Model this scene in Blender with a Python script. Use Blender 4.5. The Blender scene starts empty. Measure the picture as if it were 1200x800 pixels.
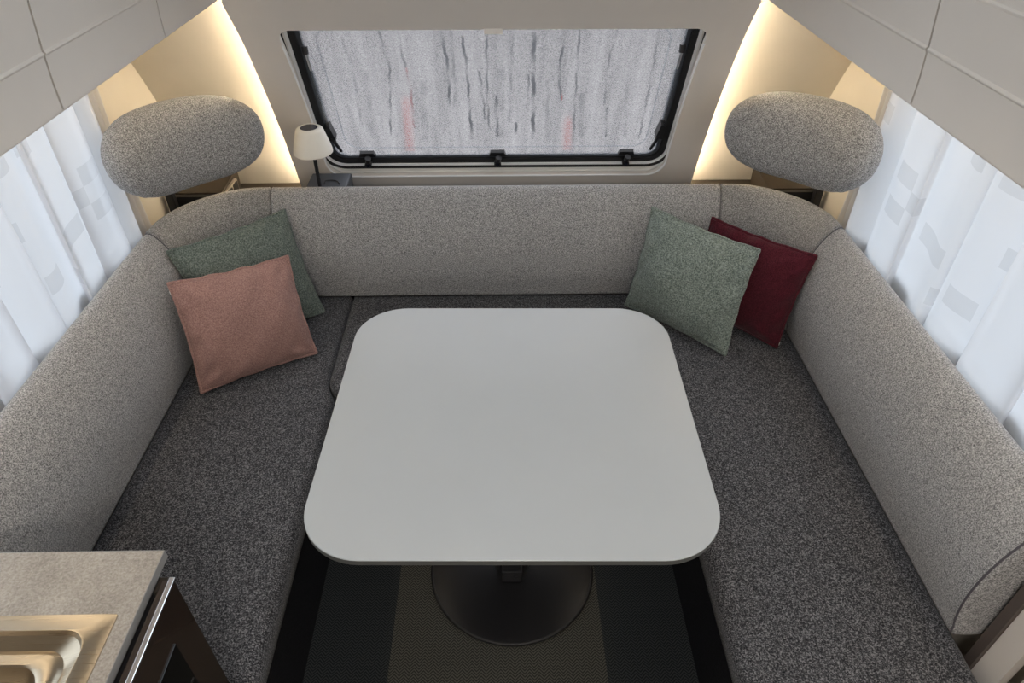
import bpy, bmesh, math, random
from mathutils import Vector, Matrix
random.seed(7)
S = bpy.context.scene
COL = S.collection
R = math.radians

# ------------------------------------------------------------------ camera
FPX, PITCH, YAW = 800.0, R(38.45), R(-1.0)
CAM = Vector((.015, 0, 1.85))
cd = bpy.data.cameras.new('camera'); cam = bpy.data.objects.new('camera', cd); COL.objects.link(cam)
cd.sensor_width = 36; cd.sensor_fit = 'HORIZONTAL'; cd.lens = 36 * FPX / 1200; cd.clip_start = .02
cam.location = CAM; cam.rotation_euler = (math.pi/2 - PITCH, 0, YAW)
S.camera = cam

# ------------------------------------------------------------------ world, light, exposure
w = bpy.data.worlds.new('overcast'); S.world = w; w.use_nodes = True
bg = w.node_tree.nodes['Background']; bg.inputs[0].default_value = (.91, .95, 1, 1); bg.inputs[1].default_value = 2.2
vs = S.view_settings
vs.view_transform = 'Standard'; vs.look = 'None'; vs.gamma = 1; vs.use_curve_mapping = False
vs.exposure = 0.62

def area(name, loc, rot, sx, sy, power, color=(1, 1, 1), portal=False, spread=180):
    d = bpy.data.lights.new(name, 'AREA'); d.shape = 'RECTANGLE'; d.size = sx; d.size_y = sy
    d.energy = power; d.color = color; d.spread = R(spread)
    if portal: d.cycles.is_portal = True
    o = bpy.data.objects.new(name, d); COL.objects.link(o); o.location = loc; o.rotation_euler = rot
    return o
WARM = (1, .74, .42)
area('skylight_portal', (0, 1.0, 2.035), (0, 0, 0), .80, .54, 1, portal=True)
area('side_window_portal', (-1.17, 1.15, 1.1), (0, R(-90), 0), .58, 1.46, 1, portal=True)
area('side_window_portal', (1.17, 1.15, 1.1), (0, R(90), 0), .58, 1.46, 1, portal=True)

# ------------------------------------------------------------------ helpers
def link(o, parent=None):
    COL.objects.link(o)
    if parent is not None: o.parent = parent
    return o
def tag(o, label=None, cat=None, group=None, kind=None):
    if label: o['label'] = label
    if cat: o['category'] = cat
    if group: o['group'] = group
    if kind: o['kind'] = kind
    return o
def thing(name, loc, label, cat, group=None):
    o = bpy.data.objects.new(name, None); o.location = loc; o.empty_display_size = .05
    COL.objects.link(o); return tag(o, label, cat, group)
def fin(name, bm, m, parent=None, smooth=False, angle=40):
    """bmesh in world coordinates -> one object (shifted into the parent's frame)"""
    bmesh.ops.recalc_face_normals(bm, faces=bm.faces)
    me = bpy.data.meshes.new(name)
    if parent is not None: bmesh.ops.translate(bm, verts=bm.verts, vec=-world_loc(parent))
    bm.to_mesh(me); bm.free(); me.materials.append(m)
    if smooth:
        for p in me.polygons: p.use_smooth = True
        if angle < 180: me.set_sharp_from_angle(angle=R(angle))
    return link(bpy.data.objects.new(name, me), parent)
def world_loc(o):
    v = Vector(o.location)
    while o.parent is not None: o = o.parent; v += Vector(o.location)
    return v
def B(): return bmesh.new()
def box(bm, x0, x1, y0, y1, z0, z1, bev=0, seg=2):
    r = bmesh.ops.create_cube(bm, size=1)
    for v in r['verts']:
        v.co = Vector(((x0+x1)/2 + v.co.x*abs(x1-x0), (y0+y1)/2 + v.co.y*abs(y1-y0), (z0+z1)/2 + v.co.z*abs(z1-z0)))
    if bev:
        ed = list({e for v in r['verts'] for e in v.link_edges})
        bmesh.ops.bevel(bm, geom=ed, offset=bev, segments=seg, affect='EDGES', profile=.5)
    return bm
def prism(bm, pts, z0, z1):
    a = [bm.verts.new((x, y, z0)) for x, y in pts]; b = [bm.verts.new((x, y, z1)) for x, y in pts]
    n = len(pts)
    for i in range(n): bm.faces.new((a[i], a[(i+1) % n], b[(i+1) % n], b[i]))
    bm.faces.new(a[::-1]); bm.faces.new(b)
    return a, b
def skin(bm, loops, closed=True, cap0=True, cap1=True):
    """join successive loops of points"""
    V = [[bm.verts.new(p) for p in l] for l in loops]
    n = len(V[0])
    for a, b in zip(V, V[1:]):
        for i in range(n if closed else n-1):
            j = (i+1) % n
            bm.faces.new((a[i], a[j], b[j], b[i]))
    if closed and cap0: bm.faces.new(V[0][::-1])
    if closed and cap1: bm.faces.new(V[-1])
    return V
def lathe(bm, prof, cx=0, cy=0, n=40, cap=True):
    loops = [[(cx + r*math.cos(2*math.pi*i/n), cy + r*math.sin(2*math.pi*i/n), z) for i in range(n)] for r, z in prof]
    skin(bm, loops, True, cap, cap)
def tube(bm, pts, rad, n=8, closed=False):
    pts = [Vector(p) for p in pts]; N = len(pts); loops = []
    up = None
    for i, p in enumerate(pts):
        a = pts[(i-1) % N] if (closed or i > 0) else p
        b = pts[(i+1) % N] if (closed or i < N-1) else p
        t = (b - a).normalized()
        if up is None:
            up = t.orthogonal().normalized()
        up = (up - t*up.dot(t)).normalized(); s = t.cross(up)
        r = rad[i] if isinstance(rad, (list, tuple)) else rad
        loops.append([p + r*(math.cos(2*math.pi*k/n)*up + math.sin(2*math.pi*k/n)*s) for k in range(n)])
    if closed:
        V = [[bm.verts.new(q) for q in l] for l in loops]
        # best rotational match for the closing ring
        best = min(range(n), key=lambda k: (V[-1][0].co - V[0][k].co).length)
        for i in range(N):
            A = V[i]; Bq = V[(i+1) % N]; off = best if i == N-1 else 0
            for k in range(n):
                bm.faces.new((A[k], A[(k+1) % n], Bq[(k+1+off) % n], Bq[(k+off) % n]))
    else:
        skin(bm, loops)
def rrect(hx0, hx1, y0, y1, r, n=8):
    """rounded rectangle outline; r = one radius or (bl, br, tr, tl)"""
    if not isinstance(r, (tuple, list)): r = (r,)*4
    out = []
    for (cx, cy, a0, q) in ((hx0+r[0], y0+r[0], 180, r[0]), (hx1-r[1], y0+r[1], 270, r[1]), (hx1-r[2], y1-r[2], 0, r[2]), (hx0+r[3], y1-r[3], 90, r[3])):
        for i in range(n+1):
            a = R(a0 + 90*i/n); out.append((cx + q*math.cos(a), cy + q*math.sin(a)))
    return out
def interp(t, xs, ys):
    if t <= xs[0]: return ys[0] + (t-xs[0])*(ys[1]-ys[0])/(xs[1]-xs[0])
    for i in range(len(xs)-1):
        if t <= xs[i+1]:
            k = (t-xs[i])/(xs[i+1]-xs[i]); return ys[i] + k*(ys[i+1]-ys[i])
    return ys[-1] + (t-xs[-1])*(ys[-1]-ys[-2])/(xs[-1]-xs[-2])
def bez(a, b, c, t): return tuple((1-t)**2*a[k] + 2*t*(1-t)*b[k] + t*t*c[k] for k in range(len(a)))
def pray(u, v):
    a, b = (u-600)/FPX, (400-v)/FPX
    d = Vector((a, math.cos(PITCH)+b*math.sin(PITCH), -math.sin(PITCH)+b*math.cos(PITCH)))
    return Matrix.Rotation(YAW, 3, 'Z') @ d
def pix(u, v, ax, val):
    d = pray(u, v); i = 'xyz'.index(ax); return CAM + d*((val-CAM[i])/d[i])

# ------------------------------------------------------------------ materials
class N:
    def __init__(s, name):
        s.m = bpy.data.materials.new(name); s.m.use_nodes = True; s.t = s.m.node_tree
        s.b = s.t.nodes['Principled BSDF']; s.out = s.t.nodes['Material Output']
    def n(s, typ, **k):
        o = s.t.nodes.new(typ)
        for a, b in k.items(): setattr(o, a, b)
        return o
    def l(s, a, b): s.t.links.new(a, b)
    def math(s, op, a, b=None, c=None):
        o = s.n('ShaderNodeMath', operation=op)
        for i, v in enumerate((a, b, c)):
            if v is None: continue
            if isinstance(v, (int, float)): o.inputs[i].default_value = v
            else: s.l(v, o.inputs[i])
        return o.outputs[0]
    def noise(s, scale, detail=3, rough=.55, vec=None):
        o = s.n('ShaderNodeTexNoise'); o.inputs['Scale'].default_value = scale; o.inputs['Detail'].default_value = detail
        o.inputs['Roughness'].default_value = rough
        s.l(vec if vec is not None else s.obj(), o.inputs['Vector']); return o.outputs['Fac']
    def obj(s):
        if not hasattr(s, '_tc'): s._tc = s.n('ShaderNodeTexCoord')
        return s._tc.outputs['Object']
    def ramp(s, fac, stops):
        o = s.n('ShaderNodeValToRGB'); e = o.color_ramp.elements
        while len(e) < len(stops): e.new(.5)
        for q, (p, c) in zip(e, stops): q.position = p; q.color = (*c, 1)
        s.l(fac, o.inputs[0]); return o.outputs[0]
    def bump(s, h, strength=.3, dist=.001):
        o = s.n('ShaderNodeBump'); o.inputs['Strength'].default_value = strength; o.inputs['Distance'].default_value = dist
        s.l(h, o.inputs['Height']); s.l(o.outputs[0], s.b.inputs['Normal'])
def plain(name, col, rough=.5, metal=0, coat=0, grain=0, gscale=60, spec=.5):
    k = N(name); k.b.inputs['Roughness'].default_value = rough; k.b.inputs['Metallic'].default_value = metal
    k.b.inputs['Coat Weight'].default_value = coat; k.b.inputs['Specular IOR Level'].default_value = spec
    if grain:
        f = k.noise(gscale, 4); c = [max(0, x*(1-grain)) for x in col]; d = [min(1, x*(1+grain)) for x in col]
        k.l(k.ramp(f, [(.3, c), (.7, d)]), k.b.inputs['Base Color'])
    else: k.b.inputs['Base Color'].default_value = (*col, 1)
    return k.m
def fabric(name, dark, mid, light, scale=330, rough=.95, bump=.6, dist=.002, streak=False):
    k = N(name); k.b.inputs['Roughness'].default_value = rough; k.b.inputs['Specular IOR Level'].default_value = .15
    k.b.inputs['Sheen Weight'].default_value = .15
    f = k.noise(scale, 2.5, .7); g = k.noise(scale*.28, 2, .5)
    s = k.math('ADD', k.math('MULTIPLY', f, .9), k.math('MULTIPLY', g, .1))
    k.l(k.ramp(s, [(.36, dark), (.5, mid), (.64, light)]), k.b.inputs['Base Color'])
    k.bump(s, bump, dist); return k.m
M = {}
M['seat'] = fabric('charcoal_boucle', (.005, .005, .008), (.060, .061, .068), (.28, .28, .295), 325)
M['seatbase'] = plain('charcoal_lining', (.017, .017, .020), .85, grain=.4, gscale=260, spec=.1)
M['back'] = fabric('light_grey_boucle', (.12, .12, .122), (.34, .338, .34), (.64, .637, .635), 345)
M['backmid'] = fabric('grey_boucle', (.11, .108, .107), (.29, .285, .28), (.54, .535, .53), 345)
M['backdark'] = plain('grey_piping', (.10, .095, .11), .9)
M['head'] = fabric('mid_grey_boucle', (.09, .089, .089), (.27, .267, .267), (.54, .535, .53), 345)
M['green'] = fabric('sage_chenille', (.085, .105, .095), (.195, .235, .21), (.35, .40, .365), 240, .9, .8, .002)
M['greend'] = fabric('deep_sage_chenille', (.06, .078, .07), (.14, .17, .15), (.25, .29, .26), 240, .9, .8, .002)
M['pink'] = fabric('dusty_pink_linen', (.24, .137, .12), (.345, .20, .176), (.455, .285, .25), 300, .9, .3, .001)
M['red'] = fabric('burgundy_linen', (.04, .005, .010), (.07, .009, .017), (.11, .017, .028), 300, .9, .3, .001)
M['wall'] = plain('greige_panel', (.75, .705, .66), .45, grain=.015, gscale=8)
M['locker'] = plain('greige_locker_laminate', (.80, .745, .685), .42, grain=.015, gscale=8)
M['cream'] = plain('cream_panel', (.66, .605, .52), .5, grain=.02, gscale=8)
M['white'] = plain('white_plastic', (.84, .83, .80), .4)
M['ceil'] = plain('white_ceiling', (.78, .76, .73), .6)
M['black'] = plain('black_plastic', (.012, .012, .014), .38)
M['rubber'] = plain('black_rubber', (.01, .01, .011), .55)
M['alu'] = plain('aluminium', (.82, .83, .85), .28, 1)
M['stripe'] = plain('lit_edge_white', (.93, .94, .95), .35)  # white carries the shine of the aluminium stripe and the lit opening edge
M['chrome'] = plain('chrome', (.9, .9, .92), .12, 1)
M['brown'] = plain('brown_laminate', (.028, .020, .013), .45, grain=.1, gscale=40)
M['trimbrown'] = plain('grey_brown_edge', (.11, .088, .078), .5)
M['socket'] = plain('socket_frame_grey', (.42, .38, .33), .35, .6)
M['lampwhite'] = plain('warm_white_lamp_shade', (.83, .80, .72), .5)
M['solar'] = plain('dark_solar_cell', (.02, .022, .035), .25)
M['blockgrey'] = plain('slate_grey_plastic', (.075, .085, .10), .42)
M['table'] = plain('pale_grey_matt_laminate', (.50, .53, .55), .28, grain=.012, gscale=6)
M['tedge'] = plain('grey_table_edge', (.12, .125, .12), .35)
M['pedestal'] = plain('anthracite_pedestal', (.013, .013, .015), .34, .3)
M['oven'] = plain('dark_brown_gloss', (.03, .02, .015), .16, coat=.6)
M['darkglass'] = plain('black_glass', (.004, .004, .004), .12)
M['plinth'] = plain('dark_body', (.02, .018, .016), .5)
def mk_stone():
    k = N('stone_worktop'); k.b.inputs['Roughness'].default_value = .42
    f = k.noise(260, 3, .7); g = k.noise(14, 4)
    s = k.math('ADD', k.math('MULTIPLY', f, .65), k.math('MULTIPLY', g, .35))
    k.l(k.ramp(s, [(.34, (.22, .195, .17)), (.5, (.34, .31, .275)), (.66, (.46, .43, .385))]), k.b.inputs['Base Color'])
    k.bump(f, .12, .0006); return k.m
M['stone'] = mk_stone()
M['edge'] = plain('worktop_edge', (.27, .27, .27), .45)
def mk_steel():
    k = N('brushed_steel'); k.b.inputs['Metallic'].default_value = 1; k.b.inputs['Base Color'].default_value = (.38, .325, .25, 1)
    mp = k.n('ShaderNodeMapping'); mp.inputs['Scale'].default_value = (4, 300, 4); k.l(k.obj(), mp.inputs[0])
    f = k.noise(3, 3, .6, mp.outputs[0])
    k.l(k.math('MULTIPLY_ADD', f, .2, .2), k.b.inputs['Roughness']); return k.m
M['steel'] = mk_steel()
def mk_carpet():
    k = N('herringbone_carpet'); k.b.inputs['Roughness'].default_value = .95; k.b.inputs['Specular IOR Level'].default_value = .1
    sp = k.n('ShaderNodeSeparateXYZ'); k.l(k.obj(), sp.inputs[0]); x, y = sp.outputs[0], sp.outputs[1]
    tri = k.math('PINGPONG', x, .013)
    st = k.math('FRACT', k.math('MULTIPLY', k.math('ADD', y, tri), 1/.0085))
    st = k.math('GREATER_THAN', st, .5)
    band = k.math('LESS_THAN', k.math('ABSOLUTE', k.math('ADD', x, .008)), .295)
    mx = k.n('ShaderNodeMix', data_type='RGBA'); k.l(st, mx.inputs[0])
    mx.inputs[6].default_value = (.03, .031, .028, 1); mx.inputs[7].default_value = (.085, .083, .072, 1)
    m2 = k.n('ShaderNodeMix', data_type='RGBA'); k.l(st, m2.inputs[0])
    m2.inputs[6].default_value = (.015, .017, .019, 1); m2.inputs[7].default_value = (.038, .042, .043, 1)
    m3 = k.n('ShaderNodeMix', data_type='RGBA'); k.l(band, m3.inputs[0]); k.l(m2.outputs[2], m3.inputs[6]); k.l(mx.outputs[2], m3.inputs[7])
    k.l(m3.outputs[2], k.b.inputs['Base Color']); k.bump(st, .4, .001); return k.m
M['carpet'] = mk_carpet()
def mk_sheer():
    k = N('white_sheer_curtain'); t = k.t
    sp = k.n('ShaderNodeUVMap'); sp.uv_map = 'UVMap'
    s2 = k.n('ShaderNodeSeparateXYZ'); k.l(sp.outputs[0], s2.inputs[0])
    # woven blocks: cell hash over (cloth width, height)
    cv = k.n('ShaderNodeCombineXYZ')
    k.l(k.math('FLOOR', k.math('MULTIPLY', s2.outputs[0], 1/.055)), cv.inputs[0]); k.l(k.math('FLOOR', k.math('MULTIPLY', s2.outputs[1], 1/.050)), cv.inputs[1])
    wn = k.n('ShaderNodeTexWhiteNoise', noise_dimensions='2D'); k.l(cv.outputs[0], wn.inputs[0])
    blk = k.math('GREATER_THAN', wn.outputs['Value'], .955)
    tl = k.n('ShaderNodeBsdfTranslucent'); tl.inputs[0].default_value = (.74, .745, .77, 1)
    df = k.n('ShaderNodeBsdfDiffuse'); df.inputs[0].default_value = (.88, .88, .90, 1)
    tr = k.n('ShaderNodeBsdfTransparent')
    m1 = k.n('ShaderNodeMixShader'); m1.inputs[0].default_value = .42; k.l(tl.outputs[0], m1.inputs[1]); k.l(df.outputs[0], m1.inputs[2])
    m2 = k.n('ShaderNodeMixShader'); k.l(k.math('MULTIPLY_ADD', blk, .12, .14), m2.inputs[0])
    k.l(m1.outputs[0], m2.inputs[1]); k.l(tr.outputs[0], m2.inputs[2]); k.l(m2.outputs[0], k.out.inputs[0]); return k.m
M['sheer'] = mk_sheer()
def mk_misted():
    k = N('misted_acrylic')
    at = k.n('ShaderNodeAttribute'); at.attribute_name = 'clear'
    f = k.noise(330, 2, .75); mp = k.n('ShaderNodeMapping'); mp.inputs['Scale'].default_value = (1, .1, .1); k.l(k.obj(), mp.inputs[0])
    g = k.noise(26, 4, .6, mp.outputs[0])
    rf = k.n('ShaderNodeBsdfRefraction'); rf.inputs['IOR'].default_value = 1.08; rf.inputs['Roughness'].default_value = .22
    rf.inputs['Color'].default_value = (.62, .60, .605, 1)
    tl = k.n('ShaderNodeBsdfTranslucent'); tl.inputs[0].default_value = (.34, .325, .325, 1)
    m1 = k.n('ShaderNodeMixShader')
    drop = k.math('ADD', k.math('MULTIPLY', f, 1.5), k.math('MULTIPLY', g, .65))
    q = k.math('SUBTRACT', drop, .57); q.node.use_clamp = True
    k.l(q, m1.inputs[0]); k.l(rf.outputs[0], m1.inputs[1]); k.l(tl.outputs[0], m1.inputs[2])
    tr = k.n('ShaderNodeBsdfTransparent'); tr.inputs[0].default_value = (.50, .51, .53, 1)
    m2 = k.n('ShaderNodeMixShader'); k.l(at.outputs['Fac'], m2.inputs[0]); k.l(m1.outputs[0], m2.inputs[1]); k.l(tr.outputs[0], m2.inputs[2])
    gl = k.n('ShaderNodeBsdfGlossy'); gl.inputs['Roughness'].default_value = .12
    m3 = k.n('ShaderNodeMixShader'); m3.inputs[0].default_value = .05; k.l(m2.outputs[0], m3.inputs[1]); k.l(gl.outputs[0], m3.inputs[2])
    k.l(m3.outputs[0], k.out.inputs[0]); return k.m
M['misted'] = mk_misted()
def mk_clear(name, tint, gloss=.08, rough=.1):
    k = N(name); tr = k.n('ShaderNodeBsdfTransparent'); tr.inputs[0].default_value = (*tint, 1)
    gl = k.n('ShaderNodeBsdfGlossy'); gl.inputs['Roughness'].default_value = rough
    m = k.n('ShaderNodeMixShader'); m.inputs[0].default_value = gloss; k.l(tr.outputs[0], m.inputs[1]); k.l(gl.outputs[0], m.inputs[2])
    k.l(m.outputs[0], k.out.inputs[0]); return k.m
M['acrylic'] = mk_clear('clear_acrylic', (.90, .93, .95))
M['ridge'] = mk_clear('acrylic_ridge', (.90, .92, .94), .12, .25)
def mk_emit(name, col, s):
    k = N(name); e = k.n('ShaderNodeEmission'); e.inputs[0].default_value = (*col, 1); e.inputs[1].default_value = s
    k.l(e.outputs[0], k.out.inputs[0]); return k.m
M['led'] = mk_emit('warm_led', (1, .84, .60), 40)
M['ledsoft'] = mk_emit('warm_led_diffuser', (1, .84, .62), 8)
M['ceilled'] = mk_emit('ceiling_lamp_diffuser', (1, .93, .86), 42)
M['asphalt'] = plain('wet_asphalt', (.03, .03, .033), .8, grain=.3, gscale=6)
M['redpaint'] = plain('red_plastic', (.30, .05, .045), .5)
M['hedge'] = plain('grey_kerb', (.10, .10, .10), .7)

# ------------------------------------------------------------------ room shell
XW = 1.12           # side wall
ZC = 1.97           # ceiling
PZ = [.66, .77, .896, 1.035, 1.222, 1.343, 1.445, 1.55, 1.68, 1.82, 1.97]
PY = [2.355, 2.313, 2.264, 2.203, 2.102, 2.022, 1.935, 1.84, 1.72, 1.55, 1.30]
QZ = [.66, .72, .90, 1.08, 1.22, 1.35, 1.45, 1.6, 1.8, 1.97]
QY = [2.42, 2.405, 2.355, 2.278, 2.197, 2.110, 2.03, 1.90, 1.70, 1.45]
def sm(z, Z, Y):  # smoothed profile
    return sum(interp(z+.02*d, Z, Y) for d in range(-4, 5))/9
def P(z): return sm(z, PZ, PY)
def Q(z): return sm(z, QZ, QY)

bm = B(); box(bm, -XW-.05, XW+.05, -2.6, 2.45, -.06, 0)
tag(fin('floor', bm, M['plinth']), kind='structure')
for s, nm in ((-1, 'wall_left'), (1, 'wall_right')):
    bm = B(); x0, x1 = s*XW, s*(XW+.04)
    a, b = min(x0, x1), max(x0, x1)
    box(bm, a, b, -2.6, 2.45, 0, .80); box(bm, a, b, -2.6, 2.45, 1.38, ZC)
    box(bm, a, b, -2.6, .42, .80, 1.38); box(bm, a, b, 1.87, 2.45, .80, 1.38)
    tag(fin(nm, bm, M['cream']), kind='structure')
bm = B(); box(bm, -XW-.04, XW+.04, -2.64, -2.6, 0, ZC+.04); tag(fin('wall_back', bm, M['ceil']), kind='structure')
bm = B()
box(bm, -XW-.04, XW+.04, -2.6, .73, ZC, ZC+.04); box(bm, -XW-.04, XW+.04, 1.27, 2.45, ZC, ZC+.04)
box(bm, -XW-.04, -.40, .73, 1.27, ZC, ZC+.04); box(bm, .40, XW+.04, .73, 1.27, ZC, ZC+.04)
tag(fin('ceiling', bm, M['ceil']), kind='structure')
# roof light over the table: raised frame round the opening and a clear dome
rl = tag(link(bpy.data.objects.new('window_4', None)), kind='structure'); rl.location = (0, 1.0, ZC)
bm = B()
for a in ((-.44, -.40, .69, 1.285), (.40, .44, .69, 1.285), (-.40, .40, .69, .73), (-.40, .40, 1.27, 1.285)): box(bm, *a, ZC-.025, ZC+.05)
fin('frame', bm, M['white'], rl)
bm = B(); box(bm, -.42, .42, .71, 1.29, ZC+.052, ZC+.06); fin('pane', bm, M['acrylic'], rl)

# front wall: curved main panel with the window opening
OW, OZ0, OZ1, ORB, ORT = .600, .785, 1.352, .06, .035   # opening half width, bottom, top, radii
def halfw(z):
    if z <= OZ0 or z >= OZ1: return None
    if z < OZ0+ORB: q = OZ0+ORB-z; return OW-ORB+math.sqrt(max(0, ORB**2-q*q))
    if z > OZ1-ORT: q = z-(OZ1-ORT); return OW-ORT+math.sqrt(max(0, ORT**2-q*q))
    return OW
def lockx(z): return interp(z, [1.45, 1.49, 1.55, 1.61, 1.75, 1.97], [.703, .702, .697, .690, .665, .60])
def edge(z): return interp(z, [.716, .77, .9, 1.035, 1.222, 1.343, 1.44], [.716, .7155, .7145, .713, .710, .706, .703]) if z < 1.44 else min(.70, lockx(z)-.006)
bm = B(); rows = sorted(set([.716] + [OZ0+ORB*i/10 for i in range(11)] + [OZ1-ORT*i/8 for i in range(9)] + [.716+.01*i for i in range(1, 125)] + [ZC]))
rows = [z for i, z in enumerate(rows) if i == 0 or z-rows[i-1] > .0012]
cache = {}
def vv(x, z):
    k = (round(x, 4), round(z, 4))
    if k not in cache: cache[k] = bm.verts.new((x, P(z), z))
    return cache[k]
for z0, z1 in zip(rows, rows[1:]):
    zm = (z0+z1)/2
    ea, eb = edge(z0), edge(z1)
    if OZ0 < zm < OZ1:
        eps = 1e-5
        wa = halfw(max(z0, OZ0+eps)); wb = halfw(min(z1, OZ1-eps))
        for s in (-1, 1):
            bm.faces.new((vv(s*ea, z0), vv(s*wa, z0), vv(s*wb, z1), vv(s*eb, z1)))
    else:
        # keep the opening's end points in the row so that edges match
        a = halfw(OZ0+1e-5) if abs(z0-OZ1) > 1e-4 else halfw(OZ1-1e-5)
        b = halfw(OZ0+1e-5) if abs(z1-OZ0) < 1e-4 else a
        xa = [-ea, -a, a, ea]; xb = [-eb, -b, b, eb]
        for i in range(3): bm.faces.new((vv(xa[i], z0), vv(xa[i+1], z0), vv(xb[i+1], z1), vv(xb[i], z1)))
o = fin('wall_front', bm, M['wall'])
# make sure normals face the room (-y)
if o.data.polygons[0].normal.y > 0: o.data.flip_normals()
md = o.modifiers.new('thickness', 'SOLIDIFY'); md.thickness = .016; md.offset = -1
tag(o, kind='structure')
zz = [OZ1-.05-i*.02 for i in range(30)]; zz = [z for z in zz if z > OZ0+ORB]
path = [(-OW, P(z)-.001, z) for z in zz]+[(-(OW-ORB)-ORB*math.cos(R(a)), P(OZ0+ORB-ORB*math.sin(R(a)))-.001, OZ0+ORB-ORB*math.sin(R(a))) for a in range(0, 91, 10)]
path = path+[(-x, y, z) for x, y, z in reversed(path)]
bm = B(); tube(bm, path, .0032, 6); fin('opening_lit_edge', bm, M['stripe'], o, True)  # light caught by the panel's cut edge, put in as a white tube
# recessed corner panels with the channel behind the main panel's edge
for s, nm in ((-1, 'wall_front_left'), (1, 'wall_front_right')):
    bm = B(); zs = [.66+.03*i for i in range(45)]
    loops = []
    for z in zs:
        y = Q(z); xi, xo = .64, XW
        loops.append([(s*xi, P(z)+.016, z), (s*xi, y, z), (s*xo, y, z)])
    skin(bm, loops, closed=False)
    tag(fin(nm, bm, M['cream'], smooth=True, angle=30), kind='structure')
bm = B(); box(bm, -XW, XW, 2.41, 2.47, 0, .72); tag(fin('wall_front_lower', bm, M['cream']), kind='structure')
# warm strip lights hidden behind the panel edges
for s, where in ((-1, 'beside the table lamp'), (1, 'beside the burgundy cushion')):
    bm = B(); loops = []
    for i in range(40):
        z = .735+i*.0185; y = Q(z)-.052
        loops.append([(s*.696, y, z), (s*.696, y+.010, z), (s*.692, y+.010, z), (s*.692, y, z)])
    skin(bm, loops)
    tag(fin('led_strip', bm, M['led']), 'warm white strip light behind the front panel edge ' + where, 'strip light')

# ------------------------------------------------------------------ front window
win = tag(link(bpy.data.objects.new('window_1', None)), kind='structure')
WB = Vector((0, 2.338, .817)); WT = Vector((0, 2.070, 1.42))
tv = (WT-WB).normalized(); WL = (WT-WB).length; nv = Vector((0, -tv.z, tv.y))   # nv points into the room
win.location = WB
def wp(x, s, d=0): return Vector((x, WB.y, WB.z)) + tv*s + nv*d
def pix_win(u, v):
    d = pray(u, v); t = (WB-CAM).dot(nv)/d.dot(nv); p = CAM+d*t; return p.x, (p-WB).dot(tv)
def ring(name, m, hw, s0, s1, r, wd, d0, d1, bottom=None, parent=win):
    bt = wd if bottom is None else bottom
    hw *= 1.015
    oL = rrect(-hw, hw, s0, s1, r, 10); iL = rrect(-hw+wd, hw-wd, s0+bt, s1-wd, max(r-wd, .012), 10)
    bm = B()
    V = [[bm.verts.new(wp(x, s, d)) for x, s in L] for L, d in ((oL, d0), (oL, d1), (iL, d1), (iL, d0))]
    n = len(oL)
    for k in range(4):
        A, C2 = V[k], V[(k+1) % 4]
        for i in range(n): bm.faces.new((A[i], A[(i+1) % n], C2[(i+1) % n], C2[i]))
    return fin(name, bm, m, parent, True, 35)
ring('surround', M['white'], .645, -.075, WL+.05, .07, .036, -.03, .010, .070)
ring('surround_lip', M['white'], .600, -.030, WL, .08, .006, .010, .017, .006)
ring('frame', M['rubber'], .612, -.006, WL, .085, .018, -.02, .014)
ring('frame_stripe', M['stripe'], .595, .010, WL-.02, .07, .0085, -.02, .0165)
ring('gasket', M['rubber'], .587, .019, WL-.027, .065, .020, -.02, .012)
ring('frame_inner', M['blockgrey'], .567, .037, WL-.045, .05, .012, -.02, .004)
# misted pane: a fine grid that carries where water ran clear tracks
tracks = []
def trk(ox, oy, k, pts, wdt, st): tracks.append(([(pix_win(ox+x/k, oy+y/k)) for x, y in pts], wdt, st))
for p, wd, st in (([(500, 120), (520, 200), (545, 280), (548, 420), (548, 560)], .0024, .75), ([(575, 120), (600, 240), (630, 350), (645, 520)], .0024, .6),
                  ([(345, 150), (395, 270), (415, 420), (435, 520)], .0030, .35), ([(750, 118), (775, 230), (785, 330), (790, 430)], .0030, 1),
                  ([(838, 150), (855, 240), (868, 400), (880, 565)], .0030, 1), ([(910, 290), (925, 400), (935, 490)], .0022, .8),
                  ([(938, 118), (940, 250), (942, 400), (952, 535)], .0024, .8), ([(980, 390), (975, 470)], .0026, .9), ([(795, 120), (805, 280), (815, 380), (800, 450)], .0030, .35),
                  ([(190, 120), (230, 220), (255, 300)], .0024, .3), ([(450, 300), (465, 420), (470, 560)], .006, .25), ([(680, 330), (690, 570)], .008, .28)):
    trk(300, 0, 3.477, p, wd, st)
for p, wd, st in (([(160, 130), (158, 250), (157, 400), (155, 565)], .0045, 1), ([(277, 190), (266, 260), (264, 340), (270, 410)], .0026, .95),
                  ([(345, 120), (335, 290), (325, 430), (320, 570)], .0024, .75), ([(500, 120), (470, 220), (455, 300), (448, 430)], .0024, .5), ([(455, 440), (452, 560)], .0024, .8),
                  ([(670, 120), (645, 270), (615, 430), (585, 570)], .0024, .6), ([(5, 390), (8, 480), (12, 560)], .0028, .9), ([(85, 500), (84, 540)], .003, .9),
                  ([(137, 300), (137, 430)], .0022, .7), ([(75, 120), (65, 300), (60, 500)], .003, .3), ([(215, 320), (212, 560)], .004, .3), ([(540, 300), (530, 560)], .004, .25),
                  ([(25, 280), (20, 560)], .009, .25), ([(355, 380), (350, 560)], .006, .3)):
    trk(580, 0, 3.478, p, wd, st)
NX, NS = 560, 90; hwP, sP0, sP1 = .562, .043, WL-.05
verts, faces, clear = [], [], []
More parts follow.
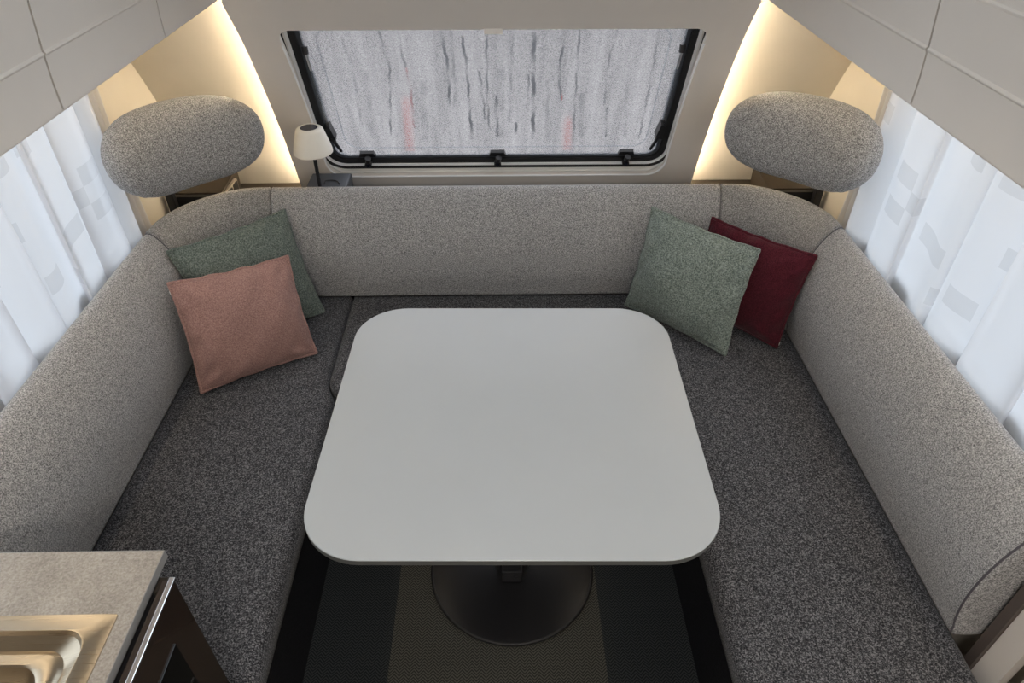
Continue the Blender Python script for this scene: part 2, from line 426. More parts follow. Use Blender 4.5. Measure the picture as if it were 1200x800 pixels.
for j in range(NS+1):
    s = sP0+(sP1-sP0)*j/NS
    cuts = []
    for pts, wd, st in tracks:
        ss = [q[1] for q in pts]
        if min(ss) <= s <= max(ss):
            q = sorted(pts, key=lambda a: a[1]); cx = interp(s, [a[1] for a in q], [a[0] for a in q])
            cx += .0016*math.sin(s*70+wd*9000)+.0009*math.sin(s*190+st*40)
            fade = .62+.38*math.sin(s*45+cx*90)
            cuts.append((cx, wd, st*fade))
    for i in range(NX+1):
        x = -hwP+2*hwP*i/NX; verts.append(tuple(wp(x, s, 0)-WB)); c = 0
        for cx, wd, st in cuts:
            d = abs(x-cx)/(wd*1.2)
            if d < 1.6: c = max(c, st*max(0, min(1, 1.6-d)))
        clear.append(c)
for j in range(NS):
    for i in range(NX):
        a = j*(NX+1)+i; faces.append((a, a+1, a+NX+2, a+NX+1))
me = bpy.data.meshes.new('pane'); me.from_pydata(verts, [], faces); me.materials.append(M['misted'])
at = me.attributes.new('clear', 'FLOAT', 'POINT'); at.data.foreach_set('value', clear)
pane = link(bpy.data.objects.new('pane', me), win); pane['label'] = 'misted acrylic pane with clear water runs'
ring('pane_ridge', M['ridge'], .515, .085, WL-.09, .05, .004, .001, .004)
ring('pane_edge', M['ridge'], .556, .049, WL-.06, .05, .005, .001, .006)
for cx in (-.456, .004, .461):                       # bottom latches
    l = bpy.data.objects.new('latch', None); link(l, win); l.location = wp(cx, .05, .01)-WB
    bm = B(); lp = [(-.030, 0), (.030, 0), (.024, .018), (-.024, .018)]
    skin(bm, [[wp(cx+x, .052+s, d) for x, s in lp] for d in (.0, .014)]); fin('plate', bm, M['black'], l)
    bm = B(); tube(bm, [wp(cx, .028, .010), wp(cx, .030, .034)], .0125, 14); tube(bm, [wp(cx, .030, .024), wp(cx+.004, .060, .026)], [.009, .011], 10)
    fin('knob', bm, M['black'], l, True, 40)
    bm = B(); tube(bm, [wp(cx, .032, .0345), wp(cx, .032, .037)], .006, 10); fin('cap', bm, M['solar'], l, True)
for s in (-1, 1):                                    # side stays
    l = bpy.data.objects.new('stay', None); link(l, win); l.location = wp(s*.55, .30, .02)-WB
    bm = B(); tube(bm, [wp(s*.558, .43, .012), wp(s*.556, .18, .026)], .007, 10); fin('rod', bm, M['ridge'], l, True)
    bm = B(); tube(bm, [wp(s*.560, .50, .010), wp(s*.558, .43, .014)], .005, 8); fin('inner_rod', bm, M['alu'], l, True)
    bm = B(); tube(bm, [wp(s*.560, .51, .006), wp(s*.560, .49, .016)], .010, 8); fin('hinge', bm, M['black'], l, True)
    bm = B(); skin(bm, [[wp(s*(.556+a), b, d) for a, b in ((-.014, .155), (.012, .150), (.014, .205), (-.004, .215))] for d in (.004, .034)])
    fin('clamp', bm, M['black'], l)
    bm = B(); tube(bm, [wp(s*.553, .165, .030), wp(s*.546, .14, .034), wp(s*.536, .10, .030)], [.007, .006, .005], 8); fin('lever', bm, M['black'], l, True)
bm = B(); q = pix(578, 33, 'y', 1.985); box(bm, q.x-.026, q.x+.026, P(1.353)-.002, P(1.353)+.01, 1.340, 1.357, .002); fin('blind_catch', bm, M['wall'], win)

# ------------------------------------------------------------------ side windows
for s, nm in ((-1, 'window_2'), (1, 'window_3')):
    root = tag(link(bpy.data.objects.new(nm, None)), kind='structure'); root.location = (s*(XW+.02), 1.1, 1.09)
    bm = B(); a, b = sorted((s*(XW-.004), s*(XW+.04)))
    for y0, y1, z0, z1 in ((.42, 1.87, .80, .82), (.42, 1.87, 1.36, 1.38), (.42, .44, .82, 1.36), (1.85, 1.87, .82, 1.36)): box(bm, a, b, y0, y1, z0, z1)
    fin('frame', bm, M['blockgrey'], root)
    bm = B(); a, b = sorted((s*(XW+.024), s*(XW+.028))); box(bm, a, b, .44, 1.85, .82, 1.36); fin('pane', bm, M['acrylic'], root)

# ------------------------------------------------------------------ outside
bm = B(); box(bm, -14, 14, -8, 22, -.55, -.5); tag(fin('ground', bm, M['asphalt']), kind='structure')
for x, y, h, lab in ((-.66, 5.2, .80, 'tall red marker post outside the misted window'), (.52, 5.3, .62, 'shorter red marker post outside the misted window')):
    t = thing('marker_post', (x, y, -.5), lab, 'post')
    bm = B(); lathe(bm, [(.09, -.5), (.09, -.44), (.06, -.42)], x, y, 16); fin('foot', bm, M['hedge'], t, True)
    bm = B(); lathe(bm, [(.03, -.42), (.03, -.5+h-.05), (.02, -.5+h)], x, y, 16); fin('pole', bm, M['redpaint'], t, True)
bm = B(); box(bm, -3, 1.2, 4.5, 4.62, -.5, -.36, .02); tag(fin('kerb', bm, M['hedge']), 'low dark kerb stone outside below the front window', 'kerb')

# ------------------------------------------------------------------ overhead lockers
GZ = (1.538, 1.632)
def door_loop(s):
    pts = []; z = 1.45
    zs = [1.45+.02*i for i in range(27)]
    for z in zs:
        pts.append((lockx(z), z))
    for g in GZ:
        pts += [(lockx(g), g-.004), (lockx(g)-.0022, g-.001), (lockx(g)-.0022, g+.001), (lockx(g), g+.004)]
    pts = sorted(set(pts), key=lambda a: a[1])
    return [(s*x, z) for x, z in pts]
for s, doors, lab in ((-1, [(-.30, .46), (.464, 1.126), (1.131, 1.568), (1.573, 1.925)], 'pale greige overhead locker with grooved doors on the kitchen worktop side'),
                      (1, [(-.30, .46), (.464, 1.1285), (1.1335, 1.925)], 'pale greige overhead locker with grooved doors above the burgundy cushion side')):
    t = thing('overhead_locker', (s*.9, .8, 1.45), lab, 'locker', 'overhead lockers')
    bm = B(); prism_pts = [(s*(lockx(1.45)+.0225), 1.452), (s*1.118, 1.452), (s*1.118, 1.962), (s*(lockx(1.962)+.0225), 1.962), (s*(lockx(1.7)+.0225), 1.7)]
    skin(bm, [[(x, y, z) for x, z in prism_pts] for y in (-.30, 1.925)]); fin('body', bm, M['plinth'], t)
    bm = B(); a, b = sorted((s*(lockx(1.45)+.004), s*1.118)); box(bm, a, b, -.30, 1.925, 1.446, 1.4515); fin('underside', bm, M['locker'], t)
    bm = B(); box(bm, a, b, 1.9255, 2.0, 1.446, 1.452); fin('end_filler', bm, M['locker'], t)
    for y0, y1 in doors:
        pr = door_loop(s); back = [(x+s*.0215, z) for x, z in reversed(pr)]
        bm = B(); skin(bm, [[(x, y, z) for x, z in pr+back] for y in (y0, y1)])
        fin('door', bm, M['locker'], t, True, 10)
    # slim warm light bar under the locker
    bm = B(); a, b = sorted((s*.99, s*1.02)); box(bm, a, b, .5, 1.75, 1.435, 1.446); fin('light_bar', bm, M['ledsoft'], t)

# ------------------------------------------------------------------ curtains
for s, lab in ((-1, 'white sheer curtain with woven blocks hanging beside the dusty pink cushion'), (1, 'white sheer curtain with woven blocks hanging on the burgundy cushion side')):
    t = thing('curtain', (s*1.09, 1.1, .74), lab, 'curtain', 'side curtains')
    verts, faces, uvs = [], [], []
    NYc, NZc = 260, 14
    ph = random.random()*6
    for j in range(NZc+1):
        v = j/NZc; z = .755+v*(1.40-.755)
        arc = 0
        for i in range(NYc+1):
            u = i/NYc; y0c = .70 if s < 0 else .30; y = y0c+u*(1.885-y0c)
            k = u*9.2
            fold = math.sin(2*math.pi*k+1.1*math.sin(k*1.9+ph))
            fold2 = math.sin(2*math.pi*k*2.35+ph)
            x = 1.091+.015*fold*(1.05-.3*v)+.003*fold2
            y2 = y+.040*math.sin(2*math.pi*k+1.2+.5*math.sin(k*1.3+ph))*(1-.25*v)*min(1, (1-u)*9)
            verts.append((s*x-s*1.09, y2-1.1, z-.74)); uvs.append((u*2.0+.02*math.sin(k), v*.65))
    for j in range(NZc):
        for i in range(NYc):
            a = j*(NYc+1)+i; faces.append((a, a+1, a+NYc+2, a+NYc+1))
    me = bpy.data.meshes.new('cloth'); me.from_pydata(verts, [], faces); me.materials.append(M['sheer'])
    ul = me.uv_layers.new(name='UVMap')
    for lp in me.loops: ul.data[lp.index].uv = uvs[lp.vertex_index]
    for p in me.polygons: p.use_smooth = True
    link(bpy.data.objects.new('cloth', me), t)
    bm = B(); a, b = sorted((s*1.072, s*1.104)); box(bm, a, b, .70 if s < 0 else .28, 1.95, 1.395, 1.41); fin('rail', bm, M['alu'], t)
    # the tie-back fall beside the headrest
    verts, faces, uvs = [], [], []
    for j in range(15):
        v = j/14; z = .74+v*.66
        for i in range(31):
            u = i/30; y = 1.885+u*.085*(1-.35*math.sin(v*3.1))
            x = 1.102+.006*math.sin(u*14+v)
            verts.append((s*x-s*1.09, y-1.1, z-.74)); uvs.append((2.3+u*.12, v*.65))
    for j in range(14):
        for i in range(30):
            a = j*31+i; faces.append((a, a+1, a+32, a+31))
    me = bpy.data.meshes.new('cloth_end'); me.from_pydata(verts, [], faces); me.materials.append(M['sheer'])
    ul = me.uv_layers.new(name='UVMap')
    for lp in me.loops: ul.data[lp.index].uv = uvs[lp.vertex_index]
    for p in me.polygons: p.use_smooth = True
    link(bpy.data.objects.new('cloth_end', me), t)

# ------------------------------------------------------------------ carpet
bm = B(); box(bm, -.53, .53, -1.2, 1.70, .0, .008); tag(fin('carpet', bm, M['carpet']), 'dark carpet with a lighter herringbone woven middle under the table', 'carpet')

# ------------------------------------------------------------------ benches
def bench(name, x0, x1, y0, y1, lab):
    bm = B(); box(bm, x0, x1, y0, y1, .0, .343, .006); tag(fin(name, bm, M['seatbase']), lab, 'bench')
bench('bench_base', -1.02, -.528, .675, 2.37, 'dark grey bench base carrying the seat beside the kitchen unit')
bench('bench_base', .528, 1.02, .30, 2.37, 'dark grey bench base carrying the seat below the burgundy cushion')
bench('bench_base', -.525, .525, 1.70, 2.37, 'dark grey bench base below the front window seat')
def cushion(name, pts, z0, z1, lab, m, bev=.030, cat='cushion', group=None):
    # even outline, then rings drawn in towards the top for a soft rolled edge
    n0 = len(pts); fine = []
    for i in range(n0):
        a, b = Vector(pts[i]), Vector(pts[(i+1) % n0]); k = max(1, int((b-a).length/.03))
        fine += [a+(b-a)*q/k for q in range(k)]
    n = len(fine); area_ = sum(fine[q].x*fine[(q+1) % n].y-fine[(q+1) % n].x*fine[q].y for q in range(n))
    sg = 1 if area_ > 0 else -1; nr = []
    for i in range(n):
        e0 = (fine[i]-fine[i-1]).normalized(); e1 = (fine[(i+1) % n]-fine[i]).normalized()
        a = Vector((-e0.y, e0.x))*sg; b = Vector((-e1.y, e1.x))*sg
        h = (a+b).normalized(); nr.append(h/max(.5, h.dot(a)))
    prof = [(.006, z0), (0, z0+.006)]+[(bev*(1-math.cos(R(q))), z1-bev+bev*math.sin(R(q))) for q in range(0, 91, 15)]
    bm = B(); skin(bm, [[(p.x+d.x*k, p.y+d.y*k, z) for p, d in zip(fine, nr)] for k, z in prof])
    return tag(fin(name, bm, m, None, True, 50), lab, cat, group)
def corner(cx, cy, r, a0, a1, n=7): return [(cx+r*math.cos(R(a0+(a1-a0)*i/n)), cy+r*math.sin(R(a0+(a1-a0)*i/n))) for i in range(n+1)]
rightfront = [(.505, .30), (1.003, .30), (1.003, 1.83)] + [(1.003, 2.1), (.54, 2.1), (.54, 1.64), (.533, 1.60), (.512, 1.56), (.505, 1.53)]
leftfront = [(-x, y) for x, y in rightfront if y > .31]
leftfront = [(-1.003, .675)] + leftfront + [(-.505, .675)]
cushion('seat_cushion', leftfront, .345, .42, 'charcoal boucle seat cushion beside the kitchen worktop, under the pink cushion', M['seat'])
cushion('seat_cushion', rightfront, .345, .42, 'charcoal boucle seat cushion under the burgundy cushion', M['seat'])
mid = [(-.537, 2.1)] + corner(-.475, 1.635, .062, 180, 270) + corner(.475, 1.635, .062, 270, 360) + [(.537, 2.1)]
cushion('seat_cushion', mid, .345, .42, 'charcoal boucle seat cushion between the side seats below the front window', M['seat'])

# backrest section: d = distance behind the front-bottom line
BP = [(.008, .428), (-.004, .456), (-.016, .505), (-.023, .565), (-.022, .625), (-.011, .695), (.011, .760), (.036, .806), (.056, .828), (.072, .830), (.082, .818), (.086, .79), (.086, .60), (.086, .435), (.080, .428)]
def dense(pr, n=3):
    out = []
    for i in range(len(pr)):
        a, b, c, d = pr[i-1], pr[i], pr[(i+1) % len(pr)], pr[(i+2) % len(pr)]
        for k in range(n):
            t = k/n
            out.append(tuple(.5*((2*b[q]) + (-a[q]+c[q])*t + (2*a[q]-5*b[q]+4*c[q]-d[q])*t*t + (-a[q]+3*b[q]-3*c[q]+d[q])*t**3) for q in (0, 1)))
    return out
BPD = dense(BP)
cd_ = .04; cz_ = .63
def backrest(name, path, lab, m, mp, rnd=.012, pip=(True, True)):
    """path: list of (point, outward normal); ends pulled in a little so that they look upholstered"""
    bm = B(); loops = []; L = len(path)
    for i, (p, nrm) in enumerate(path):
        loops.append([(p[0]+nrm[0]*d, p[1]+nrm[1]*d, z) for d, z in BPD])
    # inset end loops
    def endloop(p, nrm, tx, ty, k, out):
        return [(p[0]+nrm[0]*(cd_+(d-cd_)*k)+tx*out, p[1]+nrm[1]*(cd_+(d-cd_)*k)+ty*out, cz_+(z-cz_)*(1-(1-k)*.35)) for d, z in BPD]
    (p0, n0), (p1, n1) = path[0], path[1]; (q0, m0), (q1, m1) = path[-1], path[-2]
    t0 = Vector((p0[0]-p1[0], p0[1]-p1[1])).normalized(); t1 = Vector((q0[0]-q1[0], q0[1]-q1[1])).normalized()
    pre = [endloop(p0, n0, t0.x, t0.y, k, rnd*o) for k, o in ((.80, 1), (.93, .8), (.98, .45))]
    post = [endloop(q0, m0, t1.x, t1.y, k, rnd*o) for k, o in ((.98, .45), (.93, .8), (.80, 1))]
    loops = pre+loops+post
    skin(bm, loops)
    c = Vector((sum(p[0][0] for p in path)/L, sum(p[0][1] for p in path)/L, .422))
    t = thing(name, c, lab, 'backrest', 'lounge backrest cushions')
    fin('cover', bm, m, t, True, 60)
    for e, flag in ((loops[2], pip[0]), (loops[-3], pip[1])):
        if flag:
            bm = B(); tube(bm, e, .0022, 6, closed=True); fin('piping', bm, mp, t, True)
    return t
YB, XB = 2.06, .98
straight = lambda a, b, n, k: [((a[0]+(b[0]-a[0])*i/k, a[1]+(b[1]-a[1])*i/k), n) for i in range(k+1)]
backrest('backrest_cushion', straight((-.745, YB), (.745, YB), (0, 1), 8), 'long light grey boucle backrest cushion below the front window', M['back'], M['back'])
backrest('backrest_cushion', straight((-XB, .70), (-XB, 1.815), (-1, 0), 8), 'light grey boucle backrest cushion below the curtain beside the kitchen worktop', M['back'], M['backdark'])
backrest('backrest_cushion', straight((XB, .757), (XB, 1.815), (1, 0), 8), 'light grey boucle backrest cushion below the curtain on the burgundy cushion side', M['back'], M['backdark'])
for s, lab in ((-1, 'curved grey boucle corner backrest behind the two left-hand scatter cushions, pink and green'), (1, 'curved grey boucle corner backrest behind the burgundy cushion')):
    path = []; n = 36
    for i in range(n+1):
        a = R(90*i/n); r = .212+.003*abs(math.sin(2*a*2))
        if i in (0, n): r = .212
        path.append(((s*(.768+r*math.sin(a)), 1.838+(r+.01)*math.cos(a)), (s*math.sin(a), math.cos(a))))
    if s == -1: lab = 'curved grey boucle corner backrest behind the pink and green cushions'
    backrest('corner_cushion', path, lab, M['backmid'], M['backmid'], .010)

# wall lining past the end of the bench
bm = B(); box(bm, 1.032, 1.052, .712, .735, .0, .86); tag(fin('trim_1', bm, M['trimbrown']), kind='structure')
bm = B(); box(bm, 1.040, 1.060, .655, .711, .0, .86); tag(fin('trim_2', bm, M['locker']), kind='structure')
bm = B(); box(bm, 1.040, 1.060, .40, .625, .0, .86); tag(fin('trim_3', bm, M['cream']), kind='structure')

# ------------------------------------------------------------------ shelf behind the backrests
bm = B()
box(bm, -XW, XW, 2.15, 2.41, .695, .715, .001)
tag(fin('shelf', bm, M['brown']), 'dark brown shelf running behind the backrests below the window', 'shelf')
bm = B(); box(bm, -.70, .70, 2.152, P(.73)-.003, .716, .735, .002); tag(fin('sill_ledge', bm, M['rubber']), 'narrow black ledge between rear backrest and window panel', 'ledge')
for s, lab in ((-1, 'brown corner console box with a socket in its side, beside the lamp'), (1, 'brown corner console box without socket behind the burgundy cushion')):
    t = thing('corner_box', (s*1.03, 2.26, .716), lab, 'box', 'corner console boxes')
    bm = B(); pts = [(s*.945, 2.170), (s*1.118, 2.170), (s*1.118, 2.375), (s*.955, 2.375)]
    prism(bm, pts, .717, .792); fin('body', bm, M['brown'], t)
    bm = B(); a, b = sorted((s*.90, s*1.119)); box(bm, a, b, 2.150, 2.1685, .716, .788); fin('front', bm, M['rubber'], t)
    if s == -1:
        bm = B(); xx = -.9485
        fr = B()
        skin(fr, [[(x, 2.26+y, .755+z) for y, z in rrect(-.055, .055, -.026, .026, .008, 4)] for x in (xx, xx+.009)]); f = fin('socket', fr, M['socket'], t)
        for yy in (-.027, .027):
            fr = B(); skin(fr, [[(x, 2.26+yy+y, .755+z) for y, z in rrect(-.021, .021, -.019, .019, .006, 4)] for x in (xx+.008, xx+.011)]); fin('socket_insert', fr, M['black'], f)

# ------------------------------------------------------------------ headrests
def headrest(s, lab):
    A, Bc, Cc = (-1.030, 1.748), (-.985, 1.985), (-.708, 2.045)
    t = thing('headrest', (s*1.075, 2.115, .716), lab, 'headrest', 'corner headrests')
    K, NS_ = 40, 36; loops = []; seam = {}
    for i in range(K+1):
        u = i/K
        # denser rings near the ends
        q = .5-.5*math.cos(math.pi*u)
        c = bez(A, Bc, Cc, q); c2 = bez(A, Bc, Cc, min(1, q+.01)); c1 = bez(A, Bc, Cc, max(0, q-.01))
        tx, ty = c2[0]-c1[0], c2[1]-c1[1]; l = math.hypot(tx, ty); tx, ty = tx/l, ty/l
        nx, ny = -ty, tx
        e = max(1e-4, (1-abs(2*q-1)**3.2))**(1/2.3)
        hh, hd = .122*e, .070*e**.8
        zc = 1.058
        ring_ = []
        for k in range(NS_):
            a = 2*math.pi*k/NS_
            ca, sa = math.cos(a), math.sin(a)
            px = math.copysign(abs(ca)**.86, ca)*hd; pz = math.copysign(abs(sa)**.86, sa)*hh
            px += .012*(pz/.1)      # leans back a little
            ring_.append((-s*(c[0]+nx*px), c[1]+ny*px, zc+pz))
        loops.append(ring_)
        seam[i] = ring_
    bm = B(); skin(bm, loops); fin('pad', bm, M['head'], t, True, 80)
    for i in (9, 31):
        bm = B(); tube(bm, seam[i], .0016, 5, closed=True); fin('seam', bm, M['head'], t, True)
    bm = B(); a, b = sorted((s*1.082, s*1.108)); box(bm, a, b, 2.105, 2.130, .40, 1.06, .003)
    a, b = sorted((s*1.0, s*1.108)); box(bm, a, b, 2.02, 2.128, 1.03, 1.06, .003); fin('post', bm, M['black'], t)
headrest(-1, 'grey boucle headrest on a black post above the pink and green cushions')
headrest(1, 'grey boucle headrest on a black post above the burgundy cushion')

# ------------------------------------------------------------------ scatter cushions
def pillow(name, TL, TR, BR, BL, lab, m, mp, T=.062, wr=.004, seed=1, tagpos=None):
    TL, TR, BR, BL = map(Vector, (TL, TR, BR, BL))
    nrm = ((TR-BL).cross(TL-BR)).normalized()
    if nrm.y > 0: nrm = -nrm
    G = 34; rnd = random.Random(seed); ph = [rnd.uniform(0, 6.28) for _ in range(8)]
    def base(u, v):
        # edges bow inward between the pointed corners
        k = .05
        uu = u*(1-k*(1-v*v)*(abs(u)**3)); vv_ = v*(1-k*(1-u*u)*(abs(v)**3))
        a, b = (uu+1)/2, (vv_+1)/2
        w_ = .0035*(math.sin(13*u+ph[5])*(1-u*u)*abs(v)**4+math.sin(12*v+ph[6])*(1-v*v)*abs(u)**4)
        return (BL*(1-a)+BR*a)*(1-b)+(TL*(1-a)+TR*a)*b+nrm*w_*1.6+(TL-BL).normalized()*w_*abs(v)**4
    def thick(u, v):
        e = max(0, (1-u*u))*max(0, (1-v*v))
        t = T*e**.6
        ed = (1-min(1, e*1.3))
        t *= 1+.16*ed*(math.sin(9*u+ph[0])*math.cos(7*v+ph[1])+.6*math.sin(17*u-11*v+ph[2]))
        t += wr*(e**.5)*1.3*(math.sin(3.1*u+2.2*v+ph[3])+.5*math.sin(6*u-5*v+ph[4]))
        # gathers running in from the corners
        for cu, cv in ((-1, -1), (1, -1), (1, 1), (-1, 1)):
            du, dv = u-cu, v-cv; rr = math.hypot(du, dv)
            if .02 < rr < .9:
                an = math.atan2(dv*-cv, du*-cu)
                t += .0045*math.sin(an*9+ph[7]+cu)*math.exp(-((rr-.33)/.22)**2)*min(1, e*6)
        return t
    bm = B(); F, Bk = {}, {}
    for j in range(G+1):
        for i in range(G+1):
            u, v = math.sin(math.pi/2*(-1+2*i/G)), math.sin(math.pi/2*(-1+2*j/G))
            p = base(u, v); t = thick(u, v); sag = -nrm*.018*(u*u+v*v-1)*0
            if i in (0, G) or j in (0, G): F[i, j] = Bk[i, j] = bm.verts.new(p)
            else: F[i, j] = bm.verts.new(p+nrm*t); Bk[i, j] = bm.verts.new(p-nrm*t)
    for j in range(G):
        for i in range(G):
            bm.faces.new((F[i, j], F[i+1, j], F[i+1, j+1], F[i, j+1])); bm.faces.new((Bk[i, j], Bk[i, j+1], Bk[i+1, j+1], Bk[i+1, j]))
    c = (BL+BR)/2; t = thing(name, c, lab, 'cushion', 'scatter cushions')
    fin('cover', bm, m, t, True, 180)
    edge_ = []
    for i in range(G): edge_.append(base(math.sin(math.pi/2*(-1+2*i/G)), -1))
    for i in range(G): edge_.append(base(1, math.sin(math.pi/2*(-1+2*i/G))))
    for i in range(G): edge_.append(base(-math.sin(math.pi/2*(-1+2*i/G)), 1))
    for i in range(G): edge_.append(base(-1, -math.sin(math.pi/2*(-1+2*i/G))))
    pts = [edge_[0]]
    for p in edge_[1:]:
        if (p-pts[-1]).length > .0025: pts.append(p)
    bm = B(); tube(bm, pts, .0050, 7, closed=True); fin('piping', bm, mp, t, True, 180)
    if tagpos:
        u, v = tagpos; p = base(u, v); q = base(u*.0+u, v+.07)
        d = (base(u, v)-base(0, v)).normalized()*.006 if abs(u) > .9 else Vector((0, 0, -.012))
        bm = B(); a = [p-nrm*.001, q-nrm*.001, q+d-nrm*.001, p+d-nrm*.001]; b_ = [x+nrm*.002 for x in a]
        skin(bm, [a, b_]); fin('care_label', bm, M['white'], t)
    return t
D = dict
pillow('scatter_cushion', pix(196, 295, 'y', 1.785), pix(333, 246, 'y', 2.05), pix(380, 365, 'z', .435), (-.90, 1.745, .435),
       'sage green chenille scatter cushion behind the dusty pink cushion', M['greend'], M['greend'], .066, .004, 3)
pillow('scatter_cushion', pix(197, 332, 'y', 1.65), pix(337, 300, 'y', 1.86), pix(371, 413, 'z', .435), pix(236, 460, 'z', .435),
       'dusty pink linen scatter cushion in front of a green one', M['pink'], M['pink'], .070, .005, 5, tagpos=(-1, .80))
pillow('scatter_cushion', pix(835, 255, 'y', 2.0), pix(957, 300, 'y', 1.77), pix(910, 407, 'z', .435), (.66, 1.97, .45),
       'burgundy red linen scatter cushion tucked behind a sage green one', M['red'], M['red'], .066, .004, 8, tagpos=(1, -.93))
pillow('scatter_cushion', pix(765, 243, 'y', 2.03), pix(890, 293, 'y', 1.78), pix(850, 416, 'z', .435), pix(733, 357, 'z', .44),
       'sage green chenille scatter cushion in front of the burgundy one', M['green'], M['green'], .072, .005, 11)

# ------------------------------------------------------------------ table
TX, TY = .036, 1.196
t = thing('dining_table', (TX, 1.2, .008), 'pale grey square dining table with rounded corners on a round black pedestal', 'table'); t.rotation_euler.z = YAW
tx0, tx1, ty0, ty1, tr_ = TX-.434, TX+.434, .775, 1.617, .135
bm = B(); L = lambda z, k: [(x, y, z) for x, y in rrect(tx0+k, tx1-k, ty0+k, ty1-k, tr_-k, 14)]
skin(bm, [L(.6885, .0), L(.690, .0015)]); fin('table_top', bm, M['table'], t, True, 25)
bm = B(); skin(bm, [L(.674, .002), L(.675, .0), L(.6884, .0)]); fin('edge_band', bm, M['tedge'], t, True, 40)
bm = B(); lathe(bm, [(.236, .009), (.240, .014), (.238, .022), (.222, .026), (.15, .036), (.09, .043), (.06, .047)], TX, 1.2, 72); fin('base', bm, M['pedestal'], t, True, 35)
bm = B(); tube(bm, [(TX+.2395*math.cos(2*math.pi*i/72), 1.2+.2395*math.sin(2*math.pi*i/72), .0155) for i in range(72)], .0065, 8, closed=True); fin('base_rim', bm, M['rubber'], t, True, 180)
bm = B(); lathe(bm, [(.052, .047), (.052, .09), (.047, .095)], TX, 1.2, 40); fin('collar', bm, M['pedestal'], t, True, 35)
bm = B(); lathe(bm, [(.038, .095), (.038, .64)], TX, 1.2, 40); fin('column', bm, M['pedestal'], t, True, 35)
bm = B(); box(bm, TX-.03, TX+.03, 1.13, 1.165, .05, .10, .004); box(bm, TX+.008, TX+.018, 1.125, 1.131, .07, .08); fin('pedal', bm, M['black'], t)
bm = B(); box(bm, TX-.13, TX+.13, 1.07, 1.33, .64, .6735, .006); fin('mounting_plate', bm, M['pedestal'], t)

# ------------------------------------------------------------------ table lamp on the ledge
lx, ly = -.600, 2.155
t = thing('table_lamp', (lx, ly, .7355), 'small cordless table lamp with cream cone shade and thin black stem', 'lamp')
bm = B(); box(bm, -.648, -.510, 2.152, 2.262, .7355, .820, .005); fin('base', bm, M['blockgrey'], t)
bm = B(); lathe(bm, [(.0062, .820), (.0062, .98)], lx, ly, 14); fin('stem', bm, M['black'], t, True)
bm = B(); lathe(bm, [(.061, .943), (.063, .942), (.0635, .945), (.0615, .957), (.045, 1.014), (.042, 1.021), (.036, 1.025), (.028, 1.025), (.028, 1.020)], lx, ly, 40, cap=False)
bm2 = bm; lathe(bm2, [(.061, .943), (.042, 1.009)], lx, ly, 40, cap=False); fin('shade', bm2, M['lampwhite'], t, True, 50)
bm = B(); lathe(bm, [(.028, 1.018), (.028, 1.0245), (.027, 1.0255)], lx, ly, 32); fin('solar_disc', bm, M['solar'], t, True, 40)
bm = B(); tube(bm, [(lx+.012, 2.17, .8225)] + [(lx+.03+.028*math.cos(a), 2.178+.02*math.sin(a), .8225) for a in (2.4, 1.9, 1.4, .9, .4)] + [(lx+.066, 2.166, .8225)], .0018, 6); fin('cable', bm, M['black'], t, True)

# ------------------------------------------------------------------ kitchen corner
KX = -.548
t = thing('kitchen_unit', (-.83, .2, 0), 'dark brown glossy kitchen unit under the stone worktop', 'kitchen cabinet')
bm = B(); box(bm, -1.115, KX-.012, -.70, .658, .0, .70); box(bm, -1.115, KX-.012, .57, .658, .70, .862); box(bm, -1.115, -1.0, -.70, .57, .70, .862); box(bm, KX-.03, KX-.012, -.70, .57, .70, .862); fin('body', bm, M['plinth'], t)
f = B(); box(f, -.536, -.517, -.70, .630, .06, .868, .001); fp = fin('front_panel', f, M['oven'], t)
f = B(); box(f, -.5235, -.5145, -.70, .6325, .8685, .8735, .001); fin('edge_trim', f, M['chrome'], fp)
f = B(); box(f, -.518, -.5145, -.20, .566, .42, .790, .001); fin('glass_panel', f, M['darkglass'], fp)
f = B(); box(f, -.516, -.5125, -.20, .560, .686, .690); fin('glass_line', f, M['plinth'], fp)
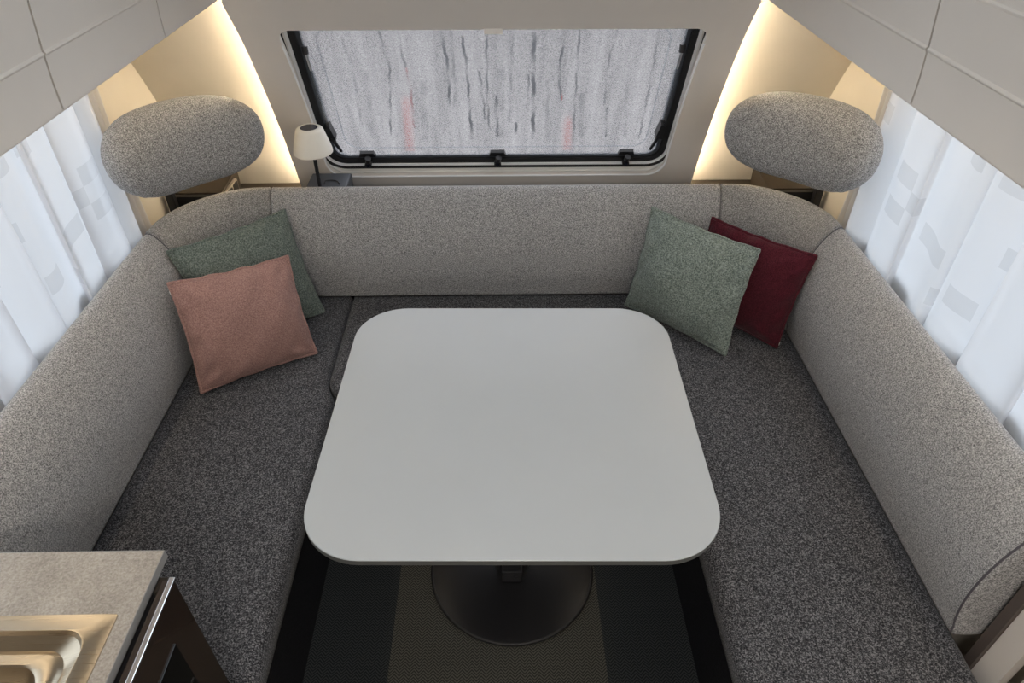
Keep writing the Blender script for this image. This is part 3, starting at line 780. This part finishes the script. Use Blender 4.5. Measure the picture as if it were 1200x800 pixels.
f = B(); box(f, KX-.012, -.536, -.70, .640, .70, .835); fin('seal', f, M['rubber'], t)
f = B(); box(f, -.5455, -.530, .612, .640, .846, .862, .002); fin('latch', f, M['brown'], t)
SX0, SX1, SY0, SY1 = -1.02, -.5725, .02, .566
bm = B()
for a in ((-1.115, KX, SY1-.006, .677), (-1.115, KX, -.70, SY0+.006), (SX1-.006, KX, SY0+.006, SY1-.006), (-1.115, SX0+.006, SY0+.006, SY1-.006)): box(bm, *a, .865, .880)
t = thing('worktop', (-.83, .2, .862), 'speckled beige stone kitchen worktop with grey edge around the sink', 'worktop')
fin('slab', bm, M['stone'], t)
bm = B(); box(bm, KX-.002, KX+.0015, -.70, .6785, .862, .8798); box(bm, -1.115, KX, .676, .6785, .862, .8798); fin('edge_band', bm, M['edge'], t)
# sink
bm = B(); loops = []
for k, z, r in ((0, .8795, .004), (.0008, .8815, .004), (.022, .8815, .02), (.0245, .8835, .034), (.0265, .8835, .036), (.030, .876, .036), (.048, .864, .036), (.052, .866, .036), (.055, .868, .036), (.070, .868, .036), (.073, .866, .036), (.085, .840, .036), (.105, .822, .034), (.13, .818, .034)):
    dx = -.012 if False else 0
    loops.append([(x, y, z) for x, y in rrect(SX0+k, SX1-k*1.1, SY0+k, SY1-k, r, 8)])
skin(bm, loops, cap0=False)
tag(fin('kitchen_sink', bm, M['steel'], None, True, 30), 'brushed steel sink with rounded stepped rim set into the worktop', 'sink')

# ------------------------------------------------------------------ ceiling lamps behind the camera
for y, lab in ((-.45, 'round ceiling lamp beside the roof light'), (-1.6, 'round ceiling lamp near the back wall')):
    t = thing('ceiling_lamp', (0, y, ZC), lab, 'lamp', 'round ceiling lamps')
    bm = B(); lathe(bm, [(.17, ZC-.001), (.17, ZC-.02), (.15, ZC-.024)], 0, y, 40); fin('housing', bm, M['white'], t, True, 30)
    bm = B(); lathe(bm, [(.148, ZC-.0245), (.145, ZC-.03), (.12, ZC-.034)], 0, y, 40); fin('diffuser', bm, M['ceilled'], t, True, 30)
